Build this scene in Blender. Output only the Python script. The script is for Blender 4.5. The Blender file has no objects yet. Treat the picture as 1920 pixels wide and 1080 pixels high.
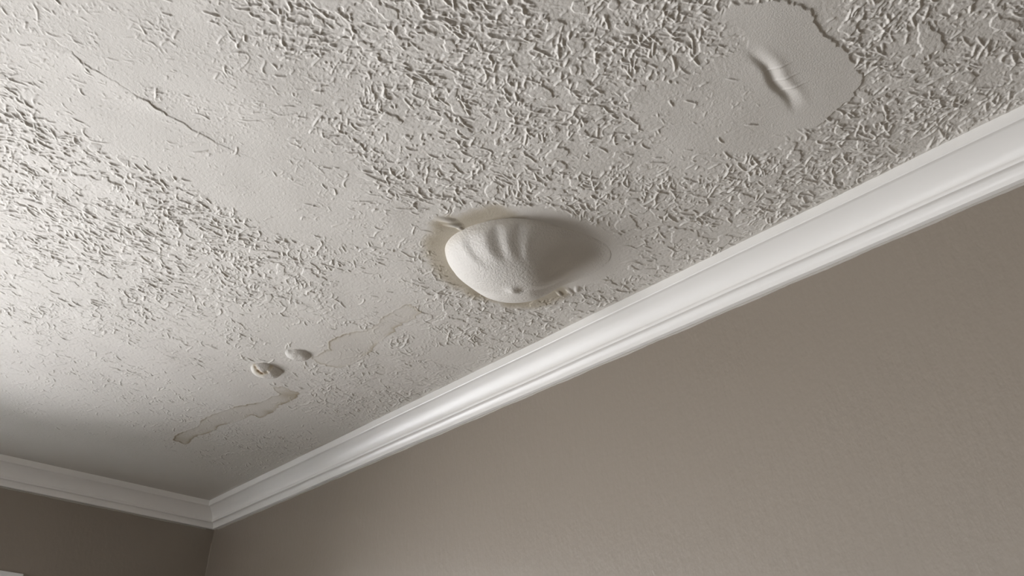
import bpy, bmesh, math, random
import numpy as np
from mathutils import Matrix, Vector

random.seed(7)
rng = np.random.default_rng(11)
sc = bpy.context.scene
COL = sc.collection

# ------------------------------------------------------------------ camera
H = 2.44                                  # ceiling height (m)
EYE = np.array([0.0, 0.0, 1.44])          # eye height
FPX = 1750.0
# rows: world right / forward / up expressed in camera axes (x right, y down, z forward)
W = np.array([[0.7710513, 0.33382207, 0.54225706],
              [-0.63581899, 0.35701275, 0.68430703],
              [0.0348441, -0.87241316, 0.48752556]])
cam_d = bpy.data.cameras.new('camera')
cam = bpy.data.objects.new('camera', cam_d); COL.objects.link(cam)
cam_d.sensor_width = 36.0
cam_d.lens = FPX / 1920.0 * 36.0
cam_d.clip_start = 0.02
m = Matrix.Identity(4)
for r in range(3):
    m[r][0] = W[r][0]; m[r][1] = -W[r][1]; m[r][2] = -W[r][2]; m[r][3] = EYE[r]
cam.matrix_world = m
sc.camera = cam

# ------------------------------------------------------------------ world, daylight, exposure
SKY = 21.0
world = bpy.data.worlds.new('overcast_sky'); sc.world = world
world.use_nodes = True
wn = world.node_tree.nodes; wl = world.node_tree.links
wn.clear()
w_out = wn.new('ShaderNodeOutputWorld'); w_bg = wn.new('ShaderNodeBackground')
w_tc = wn.new('ShaderNodeTexCoord'); w_sep = wn.new('ShaderNodeSeparateXYZ')
w_map = wn.new('ShaderNodeMapRange'); w_ramp = wn.new('ShaderNodeValToRGB')
wl.new(w_tc.outputs['Generated'], w_sep.inputs[0])
wl.new(w_sep.outputs['Z'], w_map.inputs['Value'])
w_map.inputs['From Min'].default_value = -1; w_map.inputs['From Max'].default_value = 1
wl.new(w_map.outputs[0], w_ramp.inputs[0])
e = w_ramp.color_ramp.elements
e[0].position = 0.0; e[0].color = (0.98, 0.98, 1.0, 1)      # pale paving outside
e[1].position = 1.0; e[1].color = (0.70, 0.85, 1.0, 1)       # overcast sky
k = w_ramp.color_ramp.elements.new(0.48); k.color = (0.93, 0.94, 0.98, 1)
k = w_ramp.color_ramp.elements.new(0.52); k.color = (0.92, 0.96, 1.0, 1)
wl.new(w_ramp.outputs[0], w_bg.inputs['Color'])
w_bg.inputs['Strength'].default_value = SKY
wl.new(w_bg.outputs[0], w_out.inputs['Surface'])

sc.view_settings.view_transform = 'Standard'
sc.view_settings.look = 'None'
sc.view_settings.gamma = 1.0
sc.view_settings.use_curve_mapping = False
sc.view_settings.exposure = 0.0
sc.cycles.max_bounces = 10
sc.cycles.diffuse_bounces = 6
sc.cycles.use_denoising = True

# ------------------------------------------------------------------ key dimensions
XT, YT = 1.3275, 3.500                    # room-side edge of the crown on the ceiling
PROJ = 0.066                              # how far the crown stands off the wall
XW, YW = XT + PROJ, YT + PROJ             # faces of right wall and far wall
XL, YB = -2.6, -2.6                       # left wall, back wall (behind the camera)
WIN_X0, WIN_X1 = -2.05, 0.695             # window opening in the far wall
WIN_Z1 = 1.44 + 0.636 - 0.065              # top of opening
WIN_Z0 = 0.75

# daylight enters through the window opening: a portal tells the renderer where the sky is
pl = bpy.data.lights.new('window_portal', 'AREA'); pl.shape = 'RECTANGLE'
pl.size = WIN_X1 - WIN_X0; pl.size_y = WIN_Z1 - WIN_Z0
pl.cycles.is_portal = True
plo = bpy.data.objects.new('window_portal', pl); COL.objects.link(plo)
plo.location = ((WIN_X0 + WIN_X1) / 2, YW + 0.056, (WIN_Z0 + WIN_Z1) / 2)
plo.rotation_euler = (math.radians(-90), 0, 0)
FILL_Y0, FILL_Y1, FILL_Z0, FILL_Z1 = 1.25, 2.05, 1.00, 1.90     # added unseen window in the left wall, brightens the bulge and right wall
pl2 = bpy.data.lights.new('window_portal', 'AREA'); pl2.shape = 'RECTANGLE'
pl2.size = FILL_Z1 - FILL_Z0; pl2.size_y = FILL_Y1 - FILL_Y0
pl2.cycles.is_portal = True
plo = bpy.data.objects.new('window_portal', pl2); COL.objects.link(plo)  # portal of the added left-wall opening
plo.location = (XL - 0.056, (FILL_Y0 + FILL_Y1) / 2, (FILL_Z0 + FILL_Z1) / 2)
plo.rotation_euler = (0, math.radians(-90), 0)


# ------------------------------------------------------------------ helpers
def at(px, py, z=H):
    """point of the horizontal plane at height z that is seen at this place of the photograph"""
    w = W @ np.array([px - 960.0, py - 540.0, FPX])
    p = w * (z - EYE[2]) / w[2]
    return np.array([p[0], p[1]])


def link(name, me, mat=None, parent=None):
    o = bpy.data.objects.new(name, me); COL.objects.link(o)
    if mat is not None and not me.materials: me.materials.append(mat)
    if parent is not None: o.parent = parent
    return o


def from_bm(name, bm, mat, parent=None, smooth=False):
    bmesh.ops.recalc_face_normals(bm, faces=bm.faces)
    me = bpy.data.meshes.new(name); bm.to_mesh(me); bm.free()
    if smooth:
        for p in me.polygons: p.use_smooth = True
    return link(name, me, mat, parent)


def box(bm, x0, x1, y0, y1, z0, z1, bevel=0.0):
    v = [bm.verts.new((x, y, z)) for x in (x0, x1) for y in (y0, y1) for z in (z0, z1)]
    fs = [bm.faces.new([v[i] for i in q]) for q in
          ((0, 1, 3, 2), (4, 6, 7, 5), (0, 4, 5, 1), (2, 3, 7, 6), (0, 2, 6, 4), (1, 5, 7, 3))]
    if bevel:
        es = list({e for f in fs for e in f.edges})
        bmesh.ops.bevel(bm, geom=es, offset=bevel, segments=2, affect='EDGES', profile=0.5)


def structure(o):
    o['kind'] = 'structure'; return o


def nodes(name):
    mt = bpy.data.materials.new(name); mt.use_nodes = True
    n = mt.node_tree.nodes; l = mt.node_tree.links
    return mt, n, l, n['Principled BSDF']


def noise(n, l, tc, scale, detail=3, rough=0.55, stretch=None):
    t = n.new('ShaderNodeTexNoise'); t.inputs['Scale'].default_value = scale
    t.inputs['Detail'].default_value = detail; t.inputs['Roughness'].default_value = rough
    if stretch:
        mp = n.new('ShaderNodeMapping'); mp.inputs['Scale'].default_value = stretch
        l.new(tc.outputs['Object'], mp.inputs[0]); l.new(mp.outputs[0], t.inputs['Vector'])
    else:
        l.new(tc.outputs['Object'], t.inputs['Vector'])
    return t


def painted(name, col, rough=0.6, bump=((300, 0.0003),), vary=0.03, spec=0.4, stretch=None):
    mt, n, l, b = nodes(name)
    tc = n.new('ShaderNodeTexCoord')
    b.inputs['Roughness'].default_value = rough
    b.inputs['Specular IOR Level'].default_value = spec
    nz = noise(n, l, tc, 3.5, 4)
    mx = n.new('ShaderNodeMix'); mx.data_type = 'RGBA'
    mx.inputs['A'].default_value = tuple(c * (1 - vary) for c in col) + (1,)
    mx.inputs['B'].default_value = tuple(min(1, c * (1 + vary)) for c in col) + (1,)
    l.new(nz.outputs['Fac'], mx.inputs['Factor'])
    l.new(mx.outputs['Result'], b.inputs['Base Color'])
    prev = None
    for s, d in bump:
        t = noise(n, l, tc, s, 2, 0.5, stretch)
        bp = n.new('ShaderNodeBump'); bp.inputs['Distance'].default_value = d
        bp.inputs['Strength'].default_value = 1.0
        l.new(t.outputs['Fac'], bp.inputs['Height'])
        if prev is not None: l.new(prev.outputs[0], bp.inputs['Normal'])
        prev = bp
    if prev is not None: l.new(prev.outputs[0], b.inputs['Normal'])
    return mt


# ------------------------------------------------------------------ materials
M_trim = painted('white_semigloss_trim', (0.83, 0.81, 0.77), 0.36, ((45, 0.0004), (7, 0.0006)), 0.015, 0.5, (1.0, 0.04, 1.0))
M_wall = painted('taupe_wall_paint', (0.258, 0.219, 0.175), 0.40, ((80, 0.00065), (230, 0.00025)), 0.02, 0.62,
                 (1.0, 1.0, 0.55))
M_caulk = painted('grey_caulk', (0.42, 0.39, 0.35), 0.6, ((90, 0.0006),), 0.08)
M_floor = painted('oak_floor', (0.145, 0.118, 0.090), 0.5, ((60, 0.0003),), 0.15)
M_frame = painted('white_window_frame', (0.80, 0.80, 0.79), 0.4, ((120, 0.0001),), 0.01)

M_ceil, n, l, b = nodes('textured_ceiling_paint')
tc = n.new('ShaderNodeTexCoord')
a_st = n.new('ShaderNodeAttribute'); a_st.attribute_name = 'stain'
CEIL_COL = (0.660, 0.630, 0.580)
rp = n.new('ShaderNodeValToRGB')
e = rp.color_ramp.elements
e[0].position = 0; e[0].color = CEIL_COL + (1,)
e[1].position = 1; e[1].color = (0.29, 0.235, 0.160, 1)
k = e.new(0.5); k.color = (0.470, 0.420, 0.335, 1)
nz = noise(n, l, tc, 160, 4, 0.65)
ml = n.new('ShaderNodeMath'); ml.operation = 'MULTIPLY_ADD'
ml.inputs[1].default_value = 0.5; ml.inputs[2].default_value = 0.75
l.new(nz.outputs['Fac'], ml.inputs[0])
mm = n.new('ShaderNodeMath'); mm.operation = 'MULTIPLY'; mm.use_clamp = True
l.new(ml.outputs[0], mm.inputs[0]); l.new(a_st.outputs['Fac'], mm.inputs[1])
l.new(mm.outputs[0], rp.inputs[0]); l.new(rp.outputs[0], b.inputs['Base Color'])
b.inputs['Roughness'].default_value = 0.72
b.inputs['Specular IOR Level'].default_value = 0.22
t1 = noise(n, l, tc, 420, 3, 0.6)
bp = n.new('ShaderNodeBump'); bp.inputs['Distance'].default_value = 0.00055
l.new(t1.outputs['Fac'], bp.inputs['Height']); l.new(bp.outputs[0], b.inputs['Normal'])

M_skin, n, l, b = nodes('stretched_paint_skin')
tc = n.new('ShaderNodeTexCoord')
a_st = n.new('ShaderNodeAttribute'); a_st.attribute_name = 'stain'
rp = n.new('ShaderNodeValToRGB')
e = rp.color_ramp.elements
e[0].position = 0; e[0].color = (0.670, 0.640, 0.590, 1)
e[1].position = 1; e[1].color = (0.23, 0.15, 0.08, 1)
k = e.new(0.5); k.color = (0.60, 0.53, 0.41, 1)
l.new(a_st.outputs['Fac'], rp.inputs[0]); l.new(rp.outputs[0], b.inputs['Base Color'])
b.inputs['Roughness'].default_value = 0.6
b.inputs['Specular IOR Level'].default_value = 0.3
t1 = noise(n, l, tc, 210, 3, 0.6)
bp = n.new('ShaderNodeBump'); bp.inputs['Distance'].default_value = 0.0018
l.new(t1.outputs['Fac'], bp.inputs['Height']); l.new(bp.outputs[0], b.inputs['Normal'])

M_glass, n, l, b = nodes('window_glass')
n.remove(b)
tr = n.new('ShaderNodeBsdfTransparent'); gl = n.new('ShaderNodeBsdfGlossy'); gl.inputs['Roughness'].default_value = 0.02
fr = n.new('ShaderNodeFresnel'); fr.inputs['IOR'].default_value = 1.45
ms = n.new('ShaderNodeMixShader')
l.new(fr.outputs[0], ms.inputs[0]); l.new(tr.outputs[0], ms.inputs[1]); l.new(gl.outputs[0], ms.inputs[2])
l.new(ms.outputs[0], n['Material Output'].inputs['Surface'])

# ------------------------------------------------------------------ room shell
T = 0.14
bm = bmesh.new(); box(bm, XW, XW + T, YB - T, YW + T, 0, H + 0.03)
wall_right = structure(from_bm('wall_right', bm, M_wall))
wall_right['label'] = 'taupe painted wall with a faint orange peel texture below the white crown'
bm = bmesh.new()
T2 = 0.06
box(bm, XL - T, WIN_X0, YW, YW + T2, 0, H + 0.03)
box(bm, WIN_X1, XW, YW, YW + T2, 0, H + 0.03)
box(bm, WIN_X0, WIN_X1, YW, YW + T2, WIN_Z1, H + 0.03)
box(bm, WIN_X0, WIN_X1, YW, YW + T2, 0, WIN_Z0)
wall_far = structure(from_bm('wall_far', bm, M_wall))
wall_far['label'] = 'dim taupe wall around the window in the far corner'
bm = bmesh.new()
box(bm, XL - T2, XL, YB - T, FILL_Y0, 0, H + 0.03)
box(bm, XL - T2, XL, FILL_Y1, YW, 0, H + 0.03)
box(bm, XL - T2, XL, FILL_Y0, FILL_Y1, 0, FILL_Z0)
box(bm, XL - T2, XL, FILL_Y0, FILL_Y1, FILL_Z1, H + 0.03)
structure(from_bm('wall_left', bm, M_wall))
bm = bmesh.new(); box(bm, XL, XW, YB - T, YB, 0, H + 0.03)
structure(from_bm('wall_back', bm, M_wall))
bm = bmesh.new(); box(bm, XL - T, XW + T, YB - T, YW + T, -0.1, 0)
structure(from_bm('floor', bm, M_floor))

# ------------------------------------------------------------------ ceiling relief: raster of heights in ceiling coordinates
RX0, RX1, RY0, RY1, DR = -0.40, 1.40, 0.05, 3.60, 0.001
NX, NY = int((RX1 - RX0) / DR), int((RY1 - RY0) / DR)
gx = RX0 + (np.arange(NX) + 0.5) * DR
gy = RY0 + (np.arange(NY) + 0.5) * DR
FXk = np.fft.rfftfreq(NX); FYk = np.fft.fftfreq(NY)


def blur(img, sx, sy=None):
    """gaussian blur, sigma in raster cells"""
    sy = sx if sy is None else sy
    g = np.exp(-2 * (np.pi ** 2) * ((FXk * sx) ** 2)[None, :]) * np.exp(-2 * (np.pi ** 2) * ((FYk * sy) ** 2))[:, None]
    return np.fft.irfft2(np.fft.rfft2(img) * g, s=img.shape).astype(np.float32)


def fuzz(sigma, seed):
    r = np.random.default_rng(seed).standard_normal((NY, NX)).astype(np.float32)
    f = blur(r, sigma); return f / f.std()


def smooth(a, b_, x):
    t = np.clip((x - a) / (b_ - a), 0, 1); return t * t * (3 - 2 * t)


# how coarse / how fine the stomped texture is, at image pixels projected onto the ceiling: (px, py, coarse, fine)
CTRL = [(0,0,.1,.7),(150,30,.05,.7),(300,60,.1,.8),(450,30,.4,.8),(560,20,.9,.8),(620,60,1,.8),(800,60,1,.8),(1000,60,1,.8),
 (1200,60,.9,.8),(1330,40,.8,.7),(1280,120,.3,.4),(1180,110,.6,.5),(1100,200,.9,.8),(900,200,1,.8),(700,200,.6,.9),
 (560,130,.2,.8),(400,150,.05,.8),(250,120,.05,.6),(100,110,.05,.5),(120,200,.05,.35),(250,250,0,.3),(400,320,0,.3),
 (520,380,.05,.3),(450,250,.05,.7),(600,300,.1,.7),(650,400,.2,.7),(740,300,.7,.9),(900,320,.7,.9),(1050,300,.6,.8),
 (1150,250,.4,.5),(1250,220,.1,.4),(1350,200,.05,.35),(1300,300,.08,.3),(1400,250,.03,.2),(1230,330,.4,.6),(1150,370,.8,.8),
 (1300,360,.8,.8),(1400,330,.9,.8),(1500,300,1,.6),(1600,250,1,.6),(1700,180,1,.7),(1650,60,1,.7),(1700,100,.5,.5),
 (1800,60,.8,.8),(1880,150,.8,.8),(1880,20,.8,.8),(1250,430,.5,.8),(1180,470,.5,.8),(1100,560,.6,.8),(1000,600,.5,.9),
 (900,590,.6,.9),(800,540,.5,.8),(740,500,.2,.7),(700,560,.05,.4),(0,200,.9,.6),(60,250,1,.6),(150,320,1,.7),(280,380,1,.8),
 (350,420,1,.8),(0,350,.9,.6),(150,450,.8,.8),(300,500,.8,.9),(450,480,.7,.9),(550,520,.7,.8),(600,580,.5,.8),(400,560,.5,.8),
 (200,560,.5,.7),(50,560,.4,.7),(60,680,.2,.7),(200,680,.3,.6),(330,640,.4,.6),(420,620,.4,.5),(400,680,.2,.5),(520,620,.05,.2),
 (600,640,0,.1),(560,720,.1,.3),(450,730,0,.1),(620,720,.7,.9),(700,690,.4,.8),(740,640,.2,.7),(640,760,.5,.7),(550,790,0,.1),
 (500,830,.3,.6),(440,800,.2,.7),(400,850,.1,.5),(250,750,.15,.6),(100,780,.05,.4),(200,830,0,.2),(300,880,0,0),(100,840,0,0),
 (0,800,0,.1),(1450,100,0,.05),(1550,150,0,.03),(1480,220,0,.03),(1500,40,0,.05)]
st = 12                                                   # control field on a 12 mm raster
cx, cy = np.meshgrid(gx[::st], gy[::st])
sw = np.full(cx.shape, 1e-6); s1 = 0.5 * sw; s2 = 0.6 * sw
for (a, b_, c_, f_) in CTRL:
    p = at(a, b_); d = math.sqrt(p[0] ** 2 + p[1] ** 2 + 1)
    wgt = np.exp(-((cx - p[0]) ** 2 + (cy - p[1]) ** 2) / (2 * (0.027 * d) ** 2)) + 1e-9 / ((cx - p[0]) ** 2 + (cy - p[1]) ** 2 + .01)
    sw += wgt; s1 += wgt * c_; s2 += wgt * f_
dens_c, dens_f = s1 / sw, s2 / sw


def field(lo, x, y):
    i = np.clip(((y - RY0) / DR / st), 0, lo.shape[0] - 1).astype(int)
    j = np.clip(((x - RX0) / DR / st), 0, lo.shape[1] - 1).astype(int)
    return lo[i, j]


def inside(poly, X, Y):
    r = np.zeros(X.shape, bool); q = len(poly)
    for i in range(q):
        x0, y0 = poly[i]; x1, y1 = poly[(i + 1) % q]
        if y0 == y1: continue
        c = ((y0 > Y) != (y1 > Y)) & (X < (x1 - x0) * (Y - y0) / (y1 - y0) + x0); r ^= c
    return r


def seg_dist(poly, X, Y, closed=True):
    d = np.full(X.shape, 1e9)
    q = len(poly)
    for i in range(q if closed else q - 1):
        ax, ay = poly[i]; bx, by = poly[(i + 1) % q]
        t = np.clip(((X - ax) * (bx - ax) + (Y - ay) * (by - ay)) / ((bx - ax) ** 2 + (by - ay) ** 2 + 1e-12), 0, 1)
        d = np.minimum(d, np.hypot(X - ax - t * (bx - ax), Y - ay - t * (by - ay)))
    return d


def rough_poly(pts, amp, n=6, seed=1, closed=True):
    """outline points of the photograph on the ceiling, with a jagged edge"""
    r = np.random.default_rng(seed); P = [at(*p) for p in pts]; out = []
    for i in range(len(P) if closed else len(P) - 1):
        a, b_ = P[i], P[(i + 1) % len(P)]
        d = b_ - a; nn = np.array([-d[1], d[0]]) / (np.hypot(*d) + 1e-9)
        for k in range(n):
            out.append(a + d * k / n + nn * r.normal(0, amp) * (0 if k == 0 else 1))
    if not closed: out.append(P[-1])
    return out


def window(poly, pad):
    xs = [p[0] for p in poly]; ys = [p[1] for p in poly]
    j0 = max(0, int((min(xs) - pad - RX0) / DR)); j1 = min(NX, int((max(xs) + pad - RX0) / DR))
    i0 = max(0, int((min(ys) - pad - RY0) / DR)); i1 = min(NY, int((max(ys) + pad - RY0) / DR))
    X, Y = np.meshgrid(gx[j0:j1], gy[i0:i1])
    return (slice(i0, i1), slice(j0, j1)), X, Y


# --- outlines traced in image pixels, then projected onto the ceiling
Z2 = lambda q: [(300 + x / 3.4286, 560 + y / 3.4286) for x, y in q]
Z1 = lambda q: [(720 + x / 4.0, 340 + y / 4.0) for x, y in q]
Z4 = lambda q: [(1200 + x / 2.6667, y / 2.6667) for x, y in q]
STAIN_LONG = rough_poly(Z2([(975,385),(1060,335),(1088,318),(1092,270),(1140,245),(1200,225),(1250,212),(1330,205),(1400,160),
    (1440,110),(1500,80),(1580,35),(1640,50),(1675,90),(1600,140),(1512,185),(1500,215),(1430,262),(1390,290),(1352,340),(1280,390),(1230,415),
    (1165,440),(1090,430),(1020,410)]), 0.0022, 5, 3)
STAIN_LOW = rough_poly(Z2([(725,570),(790,566),(835,588),(888,605),(872,637),(830,662),(762,680),(738,715),(700,737),(640,765),(590,745),
    (480,790),(380,815),(355,842),(290,870),(220,890),(160,940),(85,912),(110,880),(170,850),(240,825),(262,785),(330,745),(420,715),
    (500,690),(560,675),(630,665),(700,640),(770,615),(745,595)]), 0.0022, 5, 4)
STAIN_RING = rough_poly(Z1([(310,330),(355,255),(430,240),(600,225),(660,195),(760,140),(900,150),(1050,235),(1160,300),(1250,480),
    (1330,690),(1410,770),(1450,850),(1300,940),(1150,975),(950,965),(780,905),(640,880),(560,840),(470,800),(370,735),(300,640),(235,560),(275,420)]), 0.004, 5, 5)
PATCH = rough_poly(Z4([(420,30),(520,15),(640,5),(740,0),(790,20),(860,60),(890,130),(935,185),(985,215),(1040,260),(1075,335),(1115,385),
    (1110,420),(1060,490),(985,545),(900,620),(800,665),(740,700),(690,690),(640,600),(600,480),(560,330),(540,200),(480,170),(400,120)]), 0.0022, 5, 6)
CRACK = rough_poly([(82,62),(112,86),(135,98),(150,115),(165,125),(200,145),(235,165),(250,175),(285,197),(325,222),(360,244),(405,268),(450,287),(490,305),(520,315)], 0.0016, 4, 8, False)

# --- strokes
dens_mod = fuzz(16, 21)
comb = fuzz(45, 23)
plate = fuzz(9, 22)                                        # where the trowel left flat islands


def strokes(count, len_lo, len_hi, curl, dens, seed, bias):
    r = np.random.default_rng(seed)
    x = r.uniform(RX0, RX1, count); y = r.uniform(RY0, RY1, count)
    ii = np.clip(((y - RY0) / DR), 0, NY - 1).astype(int); jj = np.clip(((x - RX0) / DR), 0, NX - 1).astype(int)
    p = np.clip(field(dens, x, y) * (1 + 0.45 * dens_mod[ii, jj]), 0, 1)
    p *= smooth(1.25, 0.6, plate[ii, jj])
    kp = r.random(count) < p
    x, y, p = x[kp], y[kp], p[kp]; c = len(x)
    L = r.uniform(len_lo, len_hi, c) * r.uniform(0.5, 1.0, c)
    # local combing direction: slowly varying, plus scatter
    th = bias + 0.75 * comb[np.clip(((y - RY0) / DR), 0, NY - 1).astype(int), np.clip(((x - RX0) / DR), 0, NX - 1).astype(int)] + r.normal(0, 0.68, c)
    w = r.uniform(0.5, 1.0, c) * (0.55 + 0.45 * p)
    stp = 0.0007; n_ = int(len_hi / stp)
    X, Y, Wt = [], [], []
    dth = r.normal(0, curl, c)
    for k in range(n_):
        live = k * stp < L
        f = k * stp / L
        X.append(x[live]); Y.append(y[live]); Wt.append((w * np.clip(4 * np.minimum(f, 1 - f) + .25, 0, 1))[live])
        x = x + np.cos(th) * stp; y = y + np.sin(th) * stp
        th = th + dth * stp + r.normal(0, curl * 0.0025 ** .5 * 0.6, c) * stp ** .5
        if k % 8 == 7: dth = np.where(r.random(c) < .3, r.normal(0, curl, c), dth)
    X, Y, Wt = map(np.concatenate, (X, Y, Wt))
    fx = (X - RX0) / DR - .5; fy = (Y - RY0) / DR - .5
    j = np.floor(fx).astype(int); i = np.floor(fy).astype(int)
    ok = (j >= 0) & (j < NX - 1) & (i >= 0) & (i < NY - 1)
    j, i, fx, fy, Wt = j[ok], i[ok], fx[ok] - j[ok], fy[ok] - i[ok], Wt[ok]
    acc = np.zeros(NX * NY)
    for di in (0, 1):
        for dj in (0, 1):
            ww = Wt * (fy if di else 1 - fy) * (fx if dj else 1 - fx)
            acc += np.bincount((i + di) * NX + j + dj, ww, NX * NY)
    return acc.reshape(NY, NX).astype(np.float32)


A = (RX1 - RX0) * (RY1 - RY0)
hc = blur(strokes(int(5200 * A), 0.008, 0.044, 34, dens_c, 31, 2.2), 1.0)
hm = blur(strokes(int(10000 * A), 0.004, 0.022, 55, 0.75 * dens_c + 0.25 * dens_f, 32, 2.2), 0.85)
hf = blur(strokes(int(24000 * A), 0.002, 0.008, 140, dens_f, 33, 2.0), 0.75)
relief = 0.0033 * (1 - np.exp(-2.6 * hc)) + 0.0017 * (1 - np.exp(-2.0 * hm)) + 0.0009 * (1 - np.exp(-1.6 * hf))
dens_full = np.repeat(np.repeat(dens_c, st, 0), st, 1)[:NY, :NX]
dens_full = blur(np.pad(dens_full, ((0, NY - dens_full.shape[0]), (0, NX - dens_full.shape[1])), mode='edge'), 8)
isle = smooth(1.15, 1.32, plate + 0.25 * fuzz(2.5, 44)) * smooth(0.25, 0.6, dens_full)      # flattened smears of mud
relief = np.maximum(relief * (1 - 0.7 * isle), 0.0017 * isle)
relief += 0.00016 * fuzz(1.5, 41) * np.clip(dens_full * .9 + .3, 0, 1)
# hf/hm/hc are ridges of mud that hang below the board; slow waviness of the board itself:
sag = 0.0011 * fuzz(70, 51) + 0.0004 * fuzz(28, 52)
stain = np.zeros((NY, NX), np.float32)

# --- skim patch: smooth, a hair proud of the stomped texture, edge chipped
sl, X, Y = window(PATCH, 0.03)
ins = inside(PATCH, X, Y); dd = seg_dist(PATCH, X, Y); sd = np.where(ins, dd, -dd)
# dent in the patch: a creased fold
ca, cb = at(1408, 92), at(1492, 205)
dv = cb - ca; L_ = np.hypot(*dv); dv = dv / L_; nv = np.array([-dv[1], dv[0]])
pj = at(1500, 120) - ca
if np.dot(pj, nv) < 0: nv = -nv                                     # nv points to the right of the crease
tt = (X - ca[0]) * dv[0] + (Y - ca[1]) * dv[1]; ss = (X - ca[0]) * nv[0] + (Y - ca[1]) * nv[1]
near_right = smooth(-0.05, 0.06, ss)                                # its left side feathers out
mk = smooth(-0.0012, 0.0012, sd) * smooth(-0.02, 0.02, ss) + smooth(-0.03, 0.03, sd) * (1 - smooth(-0.02, 0.02, ss))
relief[sl] = relief[sl] * (1 - .96 * mk) + 0.0019 * near_right * mk
ss = ss + 0.0022 * np.sin(tt * 75 + 1)
env = np.clip(np.sin(np.pi * np.clip((tt + .012) / (L_ + .024), 0, 1)), 0, 1) ** 1.3
sag[sl] += env * (-0.0046 * np.exp(-(ss / np.where(ss < 0, 0.0068, 0.0105)) ** 2) + 0.0012 * np.exp(-((ss - 0.020) / 0.008) ** 2))
for k_ in (.35, .52, .68):                                          # little cross creases
    q = ca + dv * L_ * k_ + nv * .016
    relief[sl] += 0.0016 * np.exp(-(((X - q[0]) * dv[0] + (Y - q[1]) * dv[1]) / .0016) ** 2 - (((X - q[0]) * nv[0] + (Y - q[1]) * nv[1]) / .016) ** 2)

# --- crack along the old tape joint
sl, X, Y = window(CRACK, 0.05)
d = seg_dist(CRACK, X, Y, False)
P0, P1 = np.array(CRACK[0]), np.array(CRACK[-1]); dv = (P1 - P0) / np.hypot(*(P1 - P0)); nv = np.array([-dv[1], dv[0]])
pj = at(250, 260) - P0
if np.dot(pj, nv) < 0: nv = -nv
# signed side: nearest segment normal
side = np.zeros(X.shape); best = np.full(X.shape, 1e9)
for i in range(len(CRACK) - 1):
    ax, ay = CRACK[i]; bx, by = CRACK[i + 1]
    t = np.clip(((X - ax) * (bx - ax) + (Y - ay) * (by - ay)) / ((bx - ax) ** 2 + (by - ay) ** 2), 0, 1)
    q = np.hypot(X - ax - t * (bx - ax), Y - ay - t * (by - ay))
    sgn = np.sign((bx - ax) * (Y - ay) - (by - ay) * (X - ax))
    side = np.where(q < best, sgn, side); best = np.minimum(best, q)
if np.sign((CRACK[9][0] - CRACK[8][0]) * pj[1] - (CRACK[9][1] - CRACK[8][1]) * pj[0]) < 0: side = -side
along = (X - P0[0]) * dv[0] + (Y - P0[1]) * dv[1]
fade = smooth(0, 0.03, along) * smooth(np.hypot(*(P1 - P0)), np.hypot(*(P1 - P0)) - 0.12, along)
lip = np.where(side < 0, 0.0013 * np.exp(-d / 0.012), 0.0) * (0.75 + 0.35 * fuzz(14, 71)[sl])          # the lower sheet curls down along the crack
relief[sl] += fade * (lip - 0.0004 * np.exp(-(d / 0.0012) ** 2))

# --- stains: faint inside, a darker tide line along the edge
for poly, inner, edge, wid, sd_ in ((STAIN_LONG, .08, .48, .0032, 61), (STAIN_LOW, .13, .56, .0038, 62), (STAIN_RING, .50, .0, .01, 63)):
    sl, X, Y = window(poly, 0.03)
    ins = inside(poly, X, Y); d = seg_dist(poly, X, Y)
    amt = np.clip(1 + 0.75 * fuzz(22, sd_)[sl], 0.1, 1.8)
    v = np.where(ins, inner * (1 if edge else smooth(0, 0.03, d)) + edge * amt * np.exp(-d / wid), edge * amt * np.exp(-(d / 0.0015) ** 2) * .7)
    stain[sl] = np.maximum(stain[sl], v)
# browner corners of the tide lines
for (a, b_, rad, v) in [(545, 742, .030, .45), (505, 772, .016, .35), (335, 825, .035, .25), (828, 418, .025, .35), (805, 450, .03, .2),
                        (880, 400, .03, .2), (1062, 548, .02, .3), (905, 556, .05, .25), (960, 566, .04, .2)]:
    p = at(a, b_); sl, X, Y = window([p], rad * 2.5)
    stain[sl] += v * np.exp(-((X - p[0]) ** 2 + (Y - p[1]) ** 2) / rad ** 2) * (stain[sl] > 0.02)

# --- smooth ground round the bulge and the blisters, flakes of loose paint
BULGE = np.array([1.044, 1.282])
sl, X, Y = window([BULGE], 0.36)
ang = np.arctan2(Y - BULGE[1], X - BULGE[0])
rr = np.hypot(X - BULGE[0], Y - BULGE[1]) * (1 + 0.06 * np.sin(3 * ang + 1) + 0.03 * np.sin(7 * ang))
mk = smooth(0.20, 0.18, rr)
relief[sl] *= 1 - 0.93 * mk; sag[sl] *= 1 - smooth(0.30, 0.22, rr)
for poly in (STAIN_LONG, STAIN_LOW):
    sl, X, Y = window(poly, 0.01); d = seg_dist(poly, X, Y); ins = inside(poly, X, Y)
    relief[sl] *= np.where(ins, 0.45, 1.0)
    relief[sl] += 0.0005 * np.exp(-(d / 0.0016) ** 2)
FLAKES = [(514, 719, .008, .003, .9), (561, 727, .010, .0032, .3), (832, 412, .020, .0045, -.5), (845, 421, .018, .0055, -.5), (858, 424, .014, .004, .3), (823, 553, .015, .004, 1.0), (1082, 541, .013, .0055, .9),
          (1068, 545, .014, .004, 0.3), (1048, 549, .012, .004, .4), (345, 645, .011, .003, .4), (395, 650, .016, .0028, .2)]
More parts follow.
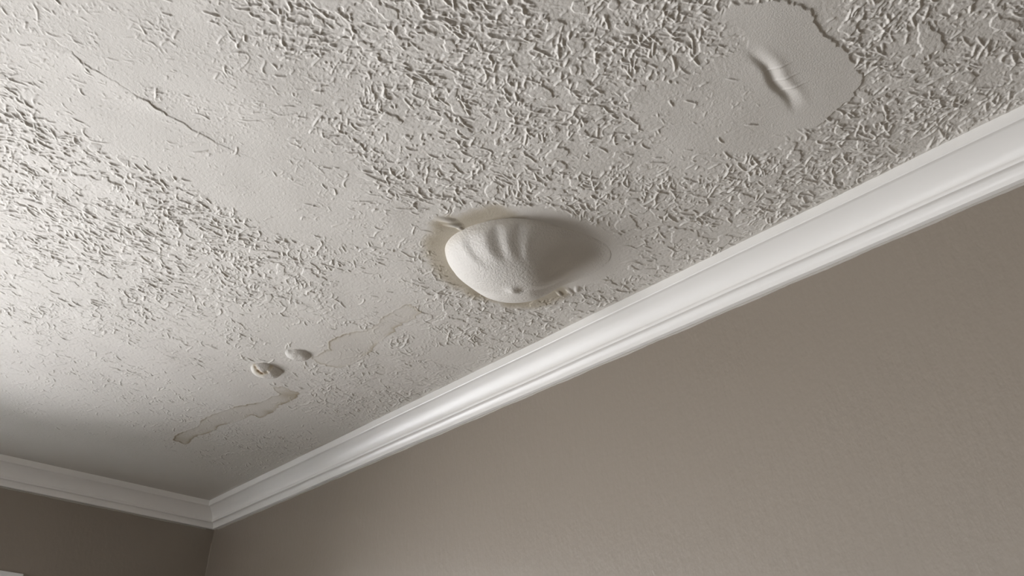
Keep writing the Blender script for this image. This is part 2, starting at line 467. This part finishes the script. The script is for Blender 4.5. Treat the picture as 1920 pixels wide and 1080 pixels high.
for (a, b_, rad, hgt, tw) in FLAKES:
    p = at(a, b_); sl, X, Y = window([p], rad * 2.5)
    u = (X - p[0]) * math.cos(tw) + (Y - p[1]) * math.sin(tw); v = -(X - p[0]) * math.sin(tw) + (Y - p[1]) * math.cos(tw)
    g = np.exp(-np.abs(u / rad) ** 3 - np.abs(v / (rad * 0.38)) ** 3) * (0.7 + 0.5 * u / rad)
    relief[sl] = np.maximum(relief[sl], hgt * np.clip(g, 0, 1))
    stain[sl] *= 1 - 0.8 * np.clip(g, 0, 1)

height = relief + sag                                               # metres below the board
edge_fade = smooth(0.0, 0.010, XT - gx)[None, :] * smooth(0.0, 0.03, YT - gy)[:, None]
height = height * (0.25 + 0.75 * edge_fade)
GROUND = -float(np.median(height)); height += GROUND

# --- tessellate: rows get wider apart with distance, coarse mesh where the lens never looks
xs = np.arange(RX0 + 0.01, XT + 0.012, 0.00112)
YM = 1.72                                                           # beyond this every other column is dropped
ys = [RY0 + 0.01]
while ys[-1] < YT + 0.012: ys.append(ys[-1] + 0.00100 + 0.00050 * max(0.0, ys[-1] - 0.3) + (0.0002 if ys[-1] > YM else 0))
ys = np.array(ys)
while (len(xs) - 1) % 8: xs = xs[:-1]
while (len(ys) - 1) % 8: ys = ys[1:]
IM = int(np.searchsorted(ys, YM)) // 8 * 8                          # row where the change happens


def sample(img, X, Y):
    fx = np.clip((X - RX0) / DR - .5, 0, NX - 1.001); fy = np.clip((Y - RY0) / DR - .5, 0, NY - 1.001)
    j = fx.astype(int); i = fy.astype(int); u = fx - j; v = fy - i
    return (img[i, j] * (1 - u) + img[i, j + 1] * u) * (1 - v) + (img[i + 1, j] * (1 - u) + img[i + 1, j + 1] * u) * v


GX, GY = np.meshgrid(xs, ys)
GZ = sample(height, GX, GY).astype(np.float32)
GZ[IM, 1::2] = 0.5 * (GZ[IM, 0:-1:2] + GZ[IM, 2::2])             # keep the joint between the two densities closed
GS = sample(stain, GX, GY).astype(np.float32)
FX_, FY_ = np.meshgrid((xs[:-1] + xs[1:]) / 2, (ys[:-1] + ys[1:]) / 2)
SEEN = [(-0.10, 1.27), (1.06, 0.17), (1.45, 0.17), (1.45, 3.60), (0.44, 3.60)]
seen = inside(SEEN, FX_, FY_)
nb0, nb1 = seen.shape[0] // 8, seen.shape[1] // 8
blk = seen.reshape(nb0, 8, nb1, 8).any(axis=(1, 3))                 # 8 x 8 blocks: fine if any of it may be seen
fine = np.repeat(np.repeat(blk, 8, 0), 8, 1)
touch = np.zeros(GX.shape, bool)
for a_, b_ in ((0, 0), (0, 1), (1, 0), (1, 1)): touch[a_:a_ + fine.shape[0], b_:b_ + fine.shape[1]] |= fine
GZ = np.where(touch, GZ, sample(blur(height, 1.6), GX, GY)).astype(np.float32)
dzy, dzx = np.gradient(GZ, ys, xs)
nrm = np.stack([-dzx, -dzy, -np.ones_like(dzx)], -1); nrm /= np.linalg.norm(nrm, axis=-1, keepdims=True)
nc, nr = len(xs), len(ys)
vid = np.arange(nr * nc).reshape(nr, nc)
quads = np.stack([vid[:-1, :-1], vid[1:, :-1], vid[1:, 1:], vid[:-1, 1:]], -1)       # facing down
qh = quads[IM:, 0::2].copy(); qh[..., 2:] = quads[IM:, 1::2][..., 2:]; quads[IM:, 0::2] = qh
keep = np.ones(quads.shape[:2], bool); keep[IM:, 1::2] = False
fcx = (xs[:-1] + xs[1:]) / 2; fcy = (ys[:-1] + ys[1:]) / 2
q3 = 4
coarse_q = np.stack([vid[:-q3:q3, :-q3:q3], vid[q3::q3, :-q3:q3], vid[q3::q3, q3::q3], vid[:-q3:q3, q3::q3]], -1)[~np.repeat(np.repeat(blk, 2, 0), 2, 1)]


def relief_mesh(name, q, parent=None, extra=None):
    used, inv = np.unique(q.ravel(), return_inverse=True)
    co = np.stack([GX.ravel()[used], GY.ravel()[used], H - GZ.ravel()[used]], -1).astype(np.float32)
    nn = nrm.reshape(-1, 3)[used].astype(np.float32); ss_ = GS.ravel()[used]
    loops = inv.astype(np.int32); nf = len(q)
    if extra is not None:
        base = len(co)
        co = np.concatenate([co, np.array(extra, np.float32)])
        nn = np.concatenate([nn, np.tile(np.array([[0, 0, -1]], np.float32), (len(extra), 1))])
        ss_ = np.concatenate([ss_, np.zeros(len(extra), np.float32)])
        loops = np.concatenate([loops, np.arange(base, base + len(extra), dtype=np.int32)]); nf += len(extra) // 4
    me = bpy.data.meshes.new(name)
    me.vertices.add(len(co)); me.vertices.foreach_set('co', co.ravel())
    me.loops.add(len(loops)); me.loops.foreach_set('vertex_index', loops)
    me.polygons.add(nf); me.polygons.foreach_set('loop_start', np.arange(0, 4 * nf, 4, dtype=np.int32))
    me.polygons.foreach_set('use_smooth', np.ones(nf, bool))
    me.update(calc_edges=True)
    at_ = me.attributes.new('stain', 'FLOAT', 'POINT'); at_.data.foreach_set('value', ss_)
    cn = me.attributes.new('custom_normal', 'FLOAT_VECTOR', 'POINT'); cn.data.foreach_set('vector', nn.ravel())
    return link(name, me, M_ceil, parent)


def rect(x0, x1, y0, y1):
    return [(x0, y0, H), (x0, y1, H), (x1, y1, H), (x1, y0, H)]


part_id = np.zeros(fine.shape, np.int8)
PARTS = [(STAIN_RING, 0.0), (STAIN_LONG, 0.002), (STAIN_LOW, 0.002), (PATCH, 0.0)]
for pi, (poly, grow) in enumerate(PARTS, 1):
    x0, x1 = min(p[0] for p in poly), max(p[0] for p in poly); y0, y1 = min(p[1] for p in poly), max(p[1] for p in poly)
    i0, i1 = np.searchsorted(fcy, [y0 - .01, y1 + .01]); j0, j1 = np.searchsorted(fcx, [x0 - .01, x1 + .01])
    s_ = (slice(i0, i1), slice(j0, j1))
    part_id[s_] = np.where(inside(poly, FX_[s_], FY_[s_]) | ((seg_dist(poly, FX_[s_], FY_[s_]) < grow) if grow else False), pi, part_id[s_])
s_ = (slice(*np.searchsorted(fcy, [min(p[1] for p in CRACK) - .01, max(p[1] for p in CRACK) + .01])),
      slice(*np.searchsorted(fcx, [min(p[0] for p in CRACK) - .01, max(p[0] for p in CRACK) + .01])))
part_id[s_] = np.where(seg_dist(CRACK, FX_[s_], FY_[s_], False) < 0.0042, 5, part_id[s_])
part_id[IM:, 1::2] = part_id[IM:, 0::2]
part_id[~fine] = 0; part_id[~keep] = -1; fine &= keep
gx0, gx1, gy0, gy1 = xs[0], xs[-1], ys[0], ys[-1]
extra = (rect(XL, gx0, YB, YW + .02) + rect(gx1, XW + .02, YB, YW + .02) + rect(gx0, gx1, YB, gy0) + rect(gx0, gx1, gy1, YW + .02))
ceiling = structure(relief_mesh('ceiling', np.concatenate([quads[fine & (part_id == 0)], coarse_q]), None, extra))
ceiling['label'] = 'off-white ceiling with a stomped plaster texture, water damaged'
for pi, nm, lb in ((1, 'water_stain', 'brownish smooth halo around the large bulge'),
                   (2, 'water_stain', 'long faint tan tide mark running from the small blister towards the bulge'),
                   (3, 'water_stain', 'tan tide mark trailing from the torn blister to the far corner'),
                   (4, 'skim_patch', 'smooth skimmed patch with a creased dent'),
                   (5, 'crack', 'thin open crack with a curled lip')):
    o = relief_mesh(nm, quads[part_id == pi], ceiling); o['label'] = lb
bm = bmesh.new(); box(bm, XL - T, XW + T, YB - T, YW + T, H + 0.035, H + 0.06)
o = from_bm('backing_board', bm, M_ceil, ceiling)

# ------------------------------------------------------------------ crown moulding
PROFILE = [(0.0000, -0.004), (0.0000, 0.0000), (0.0005, 0.0190), (0.0022, 0.0208), (0.0075, 0.0212), (0.0095, 0.0222), (0.0140, 0.0250), (0.0200, 0.0292), (0.0260, 0.0343),
           (0.0315, 0.0402), (0.0362, 0.0468), (0.0396, 0.0537), (0.0407, 0.0572), (0.0410, 0.0586), (0.0406, 0.0600), (0.0398, 0.0614), (0.0391, 0.0630), (0.0389, 0.0648),
           (0.0390, 0.0672), (0.0402, 0.0688), (0.0438, 0.0690), (0.0476, 0.0694), (0.0500, 0.0716), (0.0520, 0.0745), (0.0543, 0.0782),
           (0.0556, 0.0822), (0.0560, 0.0868), (0.0566, 0.0886), (0.0580, 0.0892), (PROJ + 0.002, 0.0897)]


def crown(name, along):
    nseg = 120
    bm = bmesh.new(); rows = []
    for k in range(nseg + 1):
        f = k / nseg; row = []
        wob = 0.0005 * math.sin(f * 37 + (1 if along == 'y' else 4)) + 0.0004 * math.sin(f * 91 + 2)
        for (p, h) in PROFILE:
            ww = wob if h > 0.001 else wob * 0.6
            if along == 'y':
                y0, y1 = YB, YT + p
                row.append(bm.verts.new((XT + p + (ww if k < nseg else 0), y0 + (y1 - y0) * f, H - h)))
            else:
                x0, x1 = XL, XT + p
                row.append(bm.verts.new((x0 + (x1 - x0) * f, YT + p + (ww if k < nseg else 0), H - h)))
        rows.append(row)
    for a, b_ in zip(rows, rows[1:]):
        for j in range(len(PROFILE) - 1):
            bm.faces.new((a[j], a[j + 1], b_[j + 1], b_[j]))
    me = bpy.data.meshes.new(name); bm.normal_update()
    up = sum(f.normal.z for f in bm.faces)
    if up > 0:
        bmesh.ops.reverse_faces(bm, faces=bm.faces)
    bm.to_mesh(me); bm.free()
    for p in me.polygons: p.use_smooth = True
    me.set_sharp_from_angle(angle=math.radians(38))
    return structure(link(name, me, M_trim))


trim_1 = crown('trim_1', 'y'); trim_1['label'] = 'long white crown moulding with a cove, a bead and a lower fillet along the lit wall'
trim_2 = crown('trim_2', 'x'); trim_2['label'] = 'shaded white crown moulding along the far wall above the window'


def bead(name, pts, wid, thick, mat, parent, normal, across, seed):
    """thin uneven strip of caulk lying on a wall"""
    r = random.Random(seed); bm = bmesh.new(); rows = []
    N = Vector(normal); A_ = Vector(across)
    for p in pts:
        w_ = wid * (0.4 + 0.5 * math.sin(len(rows) * .21 + seed) ** 2 + r.uniform(0, 0.3)); p = Vector(p)
        rows.append([bm.verts.new(p - A_ * w_), bm.verts.new(p - A_ * w_ * .4 + N * thick), bm.verts.new(p + A_ * wid * .5 + N * thick), bm.verts.new(p + A_ * wid)])
    for a, b_ in zip(rows, rows[1:]):
        for j in range(3): bm.faces.new((a[j], a[j + 1], b_[j + 1], b_[j]))
    return from_bm(name, bm, mat, parent, True)


o = bead('caulk_bead', [(XW + .0004, y, H - 0.0925) for y in np.arange(YB, YT + 0.04, 0.012)], 0.0032, 0.0022, M_caulk, trim_1, (-1, 0, 0), (0, 0, 1), 5)
o['label'] = 'uneven grey caulk line under the moulding'
o = bead('caulk_bead', [(x, YW + .0004, H - 0.0925) for x in np.arange(XL, XT + 0.04, 0.02)], 0.0026, 0.0018, M_caulk, trim_2, (0, -1, 0), (0, 0, 1), 6)
s2 = math.sqrt(.5)
o = bead('caulk_bead', [(XW - .0006, YW - .0006, z) for z in np.arange(0.1, H - 0.13, 0.02)], 0.0026, 0.0012, M_wall, wall_right, (-s2, -s2, 0), (s2, -s2, 0), 7)

# ------------------------------------------------------------------ window in the far wall (its casing's top corner shows)
win = bpy.data.objects.new('window_1', None); COL.objects.link(win); win.location = ((WIN_X0 + WIN_X1) / 2, YW, WIN_Z0)
structure(win); win['label'] = 'window in the far wall, only the top corner of its white casing in view'


def wpart(name, mat, boxes, bevel=0.003):
    bm = bmesh.new()
    for q in boxes: box(bm, *q, bevel=bevel)
    o = from_bm(name, bm, mat); o.parent = win; o.matrix_parent_inverse = Matrix.Translation(-Vector(win.location)); return o


CW = 0.065
wpart('casing', M_frame, [(WIN_X0 - CW, WIN_X1 + CW, YW - 0.022, YW - 0.0005, WIN_Z1, WIN_Z1 + CW)])
wpart('casing', M_frame, [(WIN_X1, WIN_X1 + CW, YW - 0.020, YW - 0.0005, WIN_Z0, WIN_Z1)])
wpart('casing', M_frame, [(WIN_X0 - CW, WIN_X0, YW - 0.020, YW - 0.0005, WIN_Z0, WIN_Z1)])
wpart('sill', M_frame, [(WIN_X0 - CW - .02, WIN_X1 + CW + .02, YW - 0.04, YW + 0.05, WIN_Z0 - 0.03, WIN_Z0)])
fw = 0.028; n_p = 3; pw = (WIN_X1 - WIN_X0) / n_p
for k in range(n_p):
    x0, x1 = WIN_X0 + k * pw, WIN_X0 + (k + 1) * pw
    wpart('sash', M_frame, [(x0, x1, YW + .012, YW + .042, WIN_Z0, WIN_Z0 + fw), (x0, x1, YW + .012, YW + .042, WIN_Z1 - fw, WIN_Z1),
                            (x0, x0 + fw, YW + .012, YW + .042, WIN_Z0 + fw, WIN_Z1 - fw), (x1 - fw, x1, YW + .012, YW + .042, WIN_Z0 + fw, WIN_Z1 - fw)], 0.002)
    wpart('pane', M_glass, [(x0 + fw, x1 - fw, YW + .026, YW + .030, WIN_Z0 + fw, WIN_Z1 - fw)], 0)


win = bpy.data.objects.new('fill_window', None); COL.objects.link(win); win.location = (XL, (FILL_Y0 + FILL_Y1) / 2, FILL_Z0)  # unseen window, added as extra side light on bulge and right wall
structure(win)
xa, xb = XL + 0.0005, XL + 0.022
wpart('casing', M_frame, [(xa, xb, FILL_Y0 - CW, FILL_Y1 + CW, FILL_Z1, FILL_Z1 + CW)])
wpart('casing', M_frame, [(xa, xb, FILL_Y1, FILL_Y1 + CW, FILL_Z0, FILL_Z1)])
wpart('casing', M_frame, [(xa, xb, FILL_Y0 - CW, FILL_Y0, FILL_Z0, FILL_Z1)])
wpart('sill', M_frame, [(XL - .05, XL + .04, FILL_Y0 - CW - .02, FILL_Y1 + CW + .02, FILL_Z0 - .03, FILL_Z0)])
for k in range(2):
    y0 = FILL_Y0 + k * (FILL_Y1 - FILL_Y0) / 2; y1 = y0 + (FILL_Y1 - FILL_Y0) / 2; xa, xb = XL - .042, XL - .012
    wpart('sash', M_frame, [(xa, xb, y0, y1, FILL_Z0, FILL_Z0 + fw), (xa, xb, y0, y1, FILL_Z1 - fw, FILL_Z1),
                            (xa, xb, y0, y0 + fw, FILL_Z0 + fw, FILL_Z1 - fw), (xa, xb, y1 - fw, y1, FILL_Z0 + fw, FILL_Z1 - fw)], 0.002)
    wpart('pane', M_glass, [(XL - .030, XL - .026, y0 + fw, y1 - fw, FILL_Z0 + fw, FILL_Z1 - fw)], 0)

# ------------------------------------------------------------------ bulge and blisters
def skin_mesh(name, centre, nr_, nt, surf, label, cat, group=None):
    """polar patch: surf(r01, theta) -> radius, depth below ceiling, stain"""
    s = 1 - (1 - np.linspace(0, 1, nr_ + 1)[1:]) ** 1.0
    th = np.arange(nt) / nt * 2 * np.pi
    S, TH = np.meshgrid(s, th, indexing='ij')
    R_, D_, C_ = surf(S, TH)
    _, d0, c0 = surf(np.full((1, 1), 1e-4), np.zeros((1, 1)))
    co = np.concatenate([[[0, 0, -float(d0[0, 0])]], np.stack([R_ * np.cos(TH), R_ * np.sin(TH), -D_], -1).reshape(-1, 3)])
    st_ = np.concatenate([[float(c0[0, 0])], C_.ravel()]).astype(np.float32)
    fs = [(0, 1 + (k + 1) % nt, 1 + k) for k in range(nt)]
    for i in range(nr_ - 1):
        a = 1 + i * nt; b_ = a + nt
        fs += [(a + k, a + (k + 1) % nt, b_ + (k + 1) % nt, b_ + k) for k in range(nt)]
    me = bpy.data.meshes.new(name); me.from_pydata(co.tolist(), [], fs); me.update()
    bm = bmesh.new(); bm.from_mesh(me); bm.normal_update(); bm.faces.ensure_lookup_table()
    if bm.faces[0].normal.z > 0: bmesh.ops.reverse_faces(bm, faces=bm.faces)
    bm.to_mesh(me); bm.free()
    for p in me.polygons: p.use_smooth = True
    at_ = me.attributes.new('stain', 'FLOAT', 'POINT'); at_.data.foreach_set('value', st_)
    o = link(name, me, M_skin); o.location = (centre[0], centre[1], H)
    o['label'] = label; o['category'] = cat
    if group: o['group'] = group
    return o


def wrap(a): return (a + np.pi) % (2 * np.pi) - np.pi


def bell(th, c, w): return np.exp(-(wrap(th - c) / w) ** 2)


LEFT, RIGHT, NEAR, FAR = math.radians(137), math.radians(-43), math.radians(222), math.radians(42)
def px_angle(px, py, z=H - .02):
    p = at(px, py, z) - BULGE; return math.atan2(p[1], p[0])
FOLDS = [(px_angle(858, 445), .10, .0040), (px_angle(882, 450), .10, -.0034), (px_angle(905, 428), .14, .0052), (px_angle(930, 428), .11, -.0058),
         (px_angle(954, 428), .12, .0036), (px_angle(978, 430), .09, -.0044), (px_angle(998, 434), .12, .0034), (px_angle(1090, 470), .12, .0016)]
LIP = px_angle(842, 520, H)
NUB = at(962, 541, H - 0.074) - BULGE
TIP_D = 0.078


def bulge_surf(S, TH):
    R0 = 0.158 + 0.004 * bell(TH, LEFT, .9) - 0.016 * bell(TH, NEAR, .6) + 0.022 * bell(TH, RIGHT, .42) - 0.014 * bell(TH, math.radians(-98), .55) - 0.010 * bell(TH, math.radians(8), .35) + 0.003 * np.sin(5 * TH + 1) + 0.010 * bell(TH, LIP, .18)
    soft = np.clip(bell(TH, RIGHT + .1, .85) * 1.25, 0, 1)                           # on the right the skin runs out gently into the ceiling
    s = 1 - (1 - S) ** (1.7 - .7 * soft)                  # more rings near the steep rim
    e_ = 0.62 + 1.75 * soft + 0.12 * bell(TH, NEAR, .5) + .25 * bell(TH, LIP, .2)
    nn_ = 2.25 - 0.15 * soft
    D = TIP_D * np.clip(1 - s ** nn_, 0, 1) ** e_
    R_ = R0 * s
    x, y = R_ * np.cos(TH), R_ * np.sin(TH)
    # folds where the stretched skin gathers at the rim
    env = smooth(0.50, 0.90, s) * smooth(1.0, 0.93, s)
    for c_, w_, a_ in FOLDS: D = D + a_ * env * bell(TH, c_ + 0.06 * np.sin(6 * s), w_)
    D = D + 0.0060 * np.exp(-(((x - NUB[0]) ** 2 + (y - NUB[1]) ** 2) / 0.0125 ** 2)) \
          - 0.0012 * np.exp(-(((x - NUB[0] - .014) ** 2 + (y - NUB[1] + .012) ** 2) / 0.010 ** 2))
    D = D + 0.0015 * np.sin(23 * x + 2) * np.sin(19 * y)
    D = D + GROUND - (0.004 - 0.0037 * soft) * smooth(0.97, 1.0, s)
    C = 0.10 * smooth(.93, 1.0, s) * (1 - soft)
    return R_, D, C


skin_mesh('water_bulge', BULGE, 110, 320, bulge_surf,
          'large sagging off-white paint bulge with wrinkled rim and a small nub', 'bulge')


def blister(cpx, size, depth, tear, seed, label):
    c = at(*cpx)
    def surf(S, TH):
        R0 = size * (1 + 0.05 * np.sin(2 * TH + seed) + 0.025 * np.sin(3 * TH + 2 * seed))
        s = 1 - (1 - S) ** 1.6
        D = depth * np.clip(1 - s ** 2.4, 0, 1) ** 0.60
        R_ = R0 * s; x, y = R_ * np.cos(TH), R_ * np.sin(TH)
        C = np.zeros_like(D)
        D = D + 0.0007 * np.sin(x * 190 + seed) * np.sin(y * 170) * smooth(1, .8, s)
        if tear:                                          # the skin has split along its lower edge: a ragged dirty slit
            for (a, b_, rad, v, dp) in tear:
                q = at(a, b_, H - depth * .95) - c
                g = np.exp(-((x - q[0]) ** 2 + (y - q[1]) ** 2) / rad ** 2)
                C = C + v * g; D = D - dp * g
        else:
            q = at(cpx[0] - 14, cpx[1] - 7, H - .004) - c
            D = D - 0.006 * np.exp(-((x - q[0]) ** 2 + (y - q[1]) ** 2) / 0.008 ** 2)
        D = D - 0.003 * smooth(0.98, 1.0, s)
        return R_, D, np.clip(C, 0, 1)
    return skin_mesh('paint_blister', c, 40, 120, surf, label, 'blister', 'small paint blisters')


blister((499, 693), 0.041, 0.020, [(477, 696, .006, .95, .003), (484, 699, .006, .85, .004), (491, 701, .006, .95, .003), (499, 700, .006, .55, .003),
                                   (507, 697, .006, .6, .003), (485, 702, .014, .35, 0)], 1.0,
        'small oval paint blister split open with a brown stained tear')
blister((559, 664), 0.032, 0.014, None, 2.2, 'small intact oval paint blister at the end of the long tan tide mark')
